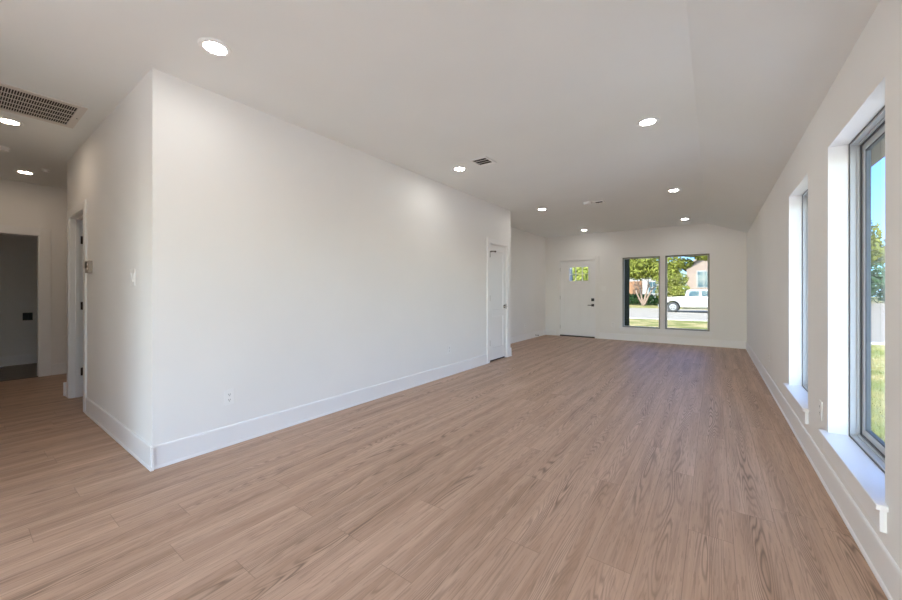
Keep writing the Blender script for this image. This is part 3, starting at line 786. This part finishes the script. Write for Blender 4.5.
# houses across the street
def house(x0, x1, y0, y1, zt, ridge, wall, label, wins, gable=True):
    t = thing('house', ((x0+x1)/2, (y0+y1)/2, GZ), label, 'house')
    m = MB().box(x0, x1, y0, y1, GZ, zt)
    xm = (x0+x1)/2
    if gable: m.prism([(x0, y0, zt), (x1, y0, zt), (xm, y0, ridge)], (0, y1-y0, 0))
    finish('wall', m, wall, t)
    m = MB()
    for s in (-1, 1):
        xe = x0-.5 if s < 0 else x1+.5; ze = zt-(ridge-zt)*.5/((x1-x0)/2)
        m.prism([(xe, y0-.5, ze), (xm, y0-.5, ridge), (xm, y0-.5, ridge+.22), (xe, y0-.5, ze+.22)], (0, y1-y0+1, 0))
    finish('roof', m, 'roof', t)
    for a, b, c, d in wins:
        f_ = finish('window', MB().box(a-.1, b+.1, y0-.06, y0-.01, c-.1, d+.1), 'siding', t)
        mm = MB(); xm2 = (a+b)/2; zm = (c+d)/2
        for q in ((a, xm2-.03, c, zm-.03), (xm2+.03, b, c, zm-.03), (a, xm2-.03, zm+.03, d), (xm2+.03, b, zm+.03, d)): mm.box(q[0], q[1], y0-.08, y0-.06, q[2], q[3])
        finish('pane', mm, 'tint', f_)
    return t
house(-2.6, 10.5, 52, 60, 4.3, 8.2, 'brick', 'pale pink brick house across the street behind the pickup', [(-1.5, -.3, 1.8, 3.6), (4, 5.4, 1.2, 3.0)])
house(-12.6, -4.4, 58, 66, 3.4, 6.6, 'siding', 'white house across the street behind the spreading tree', [(-10.2, -9.2, 1.0, 2.6), (-7.4, -6.4, 1.0, 2.6)])

# ---------------------------------------------------------------- pickup truck
TX, TY, TZ = -2.45, 31.8, GZ-.02      # rear wheel centre foot, near side
t = thing('pickup_truck', (TX+1.6, TY+.9, TZ), 'white crew cab pickup truck parked on the street', 'pickup truck')
def side(pts, y0, y1): return [(TX+a, y0, TZ+b) for a, b in pts], (0, y1-y0, 0)
def arch(cx0, r, z0, n=12): return [(cx0 - r*math.cos(math.pi*i/n), z0 + r*math.sin(math.pi*i/n)) for i in range(n+1)]
WB = 3.45
low = .34
out = [(-.85, low+.1), (-.85, 1.12), (.66, 1.16), (.72, 1.16), (2.55, 1.16), (3.85, 1.05), (4.28, .98), (4.36, .62), (4.32, low+.05)]
bot = arch(0, .46, low+.06) ; bot2 = arch(WB, .46, low+.06)
pts = out + [(x, z) for x, z in reversed(bot2)] + [(x, z) for x, z in reversed(bot)]
p, e = side(pts, TY-.02, TY+1.82)
body = finish('body', MB().prism(p, e), 'truck', t, .03)
cab = [(.74, 1.14), (.86, 1.64), (1.05, 1.70), (2.05, 1.70), (2.25, 1.64), (2.75, 1.14)]
p, e = side(cab, TY+.10, TY+1.70)
cb = finish('cab', MB().prism(p, e), 'truck', t, .04)
for q in ([(.98, 1.20), (1.06, 1.58), (1.62, 1.60), (1.62, 1.20)], [(1.76, 1.20), (1.76, 1.60), (2.12, 1.58), (2.50, 1.20)]):
    for yy in (TY+.085, TY+1.70):
        p, e = side(q, yy, yy+.015); finish('side_window', MB().prism(p, e), 'tint', cb)
p = [(TX+2.28, TY+.2, TZ+1.62), (TX+2.28, TY+1.6, TZ+1.62), (TX+2.74, TY+1.65, TZ+1.17), (TX+2.74, TY+.15, TZ+1.17)]
finish('windshield', MB().prism(p, (.02, 0, .02)), 'tint', cb)
for x in (0, WB):
    for yy, s in ((TY+.02, -1), (TY+1.78, 1)):
        w_ = finish('wheel', MB().lathe((TX+x, yy-.11*0, TZ+.38), (0, s*-1, 0), [(.22, -.01), (.34, -.01), (.38, .02), (.38, .20), (.34, .22), (.1, .22)], 28), 'rubber', t, smooth=False)
        mm = MB().lathe((TX+x, yy, TZ+.38), (0, s, 0), [(.225, .006), (.225, .016), (.20, .020)], 28)
        finish('rim', mm, 'alloy', w_)
        for k in range(5):
            mm = MB()
            a = 2*math.pi*k/5+.3
            c_ = Vector((TX+x+math.cos(a)*.125, yy+s*.022, TZ+.38+math.sin(a)*.125))
            mm.lathe(c_, (0, s, 0), [(.036, 0), (.036, .003)], 10)
            finish('spoke_gap', mm, 'rubber', w_)
finish('mirror', MB().box(TX+2.30, TX+2.42, TY-.16, TY+.04, TZ+1.14, TZ+1.36), 'truck', t, .02)
for x in (1.02, 1.86): finish('door_handle', MB().box(TX+x, TX+x+.16, TY-.045, TY-.02, TZ+1.02, TZ+1.05), 'black', t, .005)
for x in (.70, 1.68, 2.62): finish('door_seam', MB().box(TX+x-.006, TX+x+.006, TY-.0225, TY-.018, TZ+.42, TZ+1.12), 'dark_slot', t)
finish('tail_lamp', MB().box(TX-.87, TX-.80, TY-.03, TY+.1, TZ+.72, TZ+1.02), simple('lamp_red', (.5, .03, .02), .3), t)
finish('bumper', MB().box(TX-.98, TX-.84, TY+.05, TY+1.75, TZ+.40, TZ+.58), 'alloy', t, .02)
finish('running_board', MB().box(TX+.6, TX+2.9, TY-.08, TY+.1, TZ+.30, TZ+.36), 'black', t, .01)

# ---------------------------------------------------------------- grass blades by the side window
rng = random.Random(11); m = MB()
for _ in range(16000):
    y = rng.uniform(4.6, 15.2); x = rng.uniform(.235, .262)*y + rng.uniform(-.15, .35)
    h = rng.uniform(.03, .075); a = rng.uniform(0, 6.28); ww = .004+.0012*y*.3; dx_, dy_ = math.cos(a)*ww, math.sin(a)*ww
    lx, ly = rng.uniform(-.03, .03), rng.uniform(-.03, .03)
    m.bm.faces.new([m.bm.verts.new(q) for q in ((x-dx_, y-dy_, GZ-.002), (x+dx_, y+dy_, GZ-.002), (x+lx, y+ly, GZ+h))])
tag(finish('grass', m, 'leaf_blade', recalc=False), 'tufted green grass of the side lawn outside the nearest window', 'grass', kind='stuff')
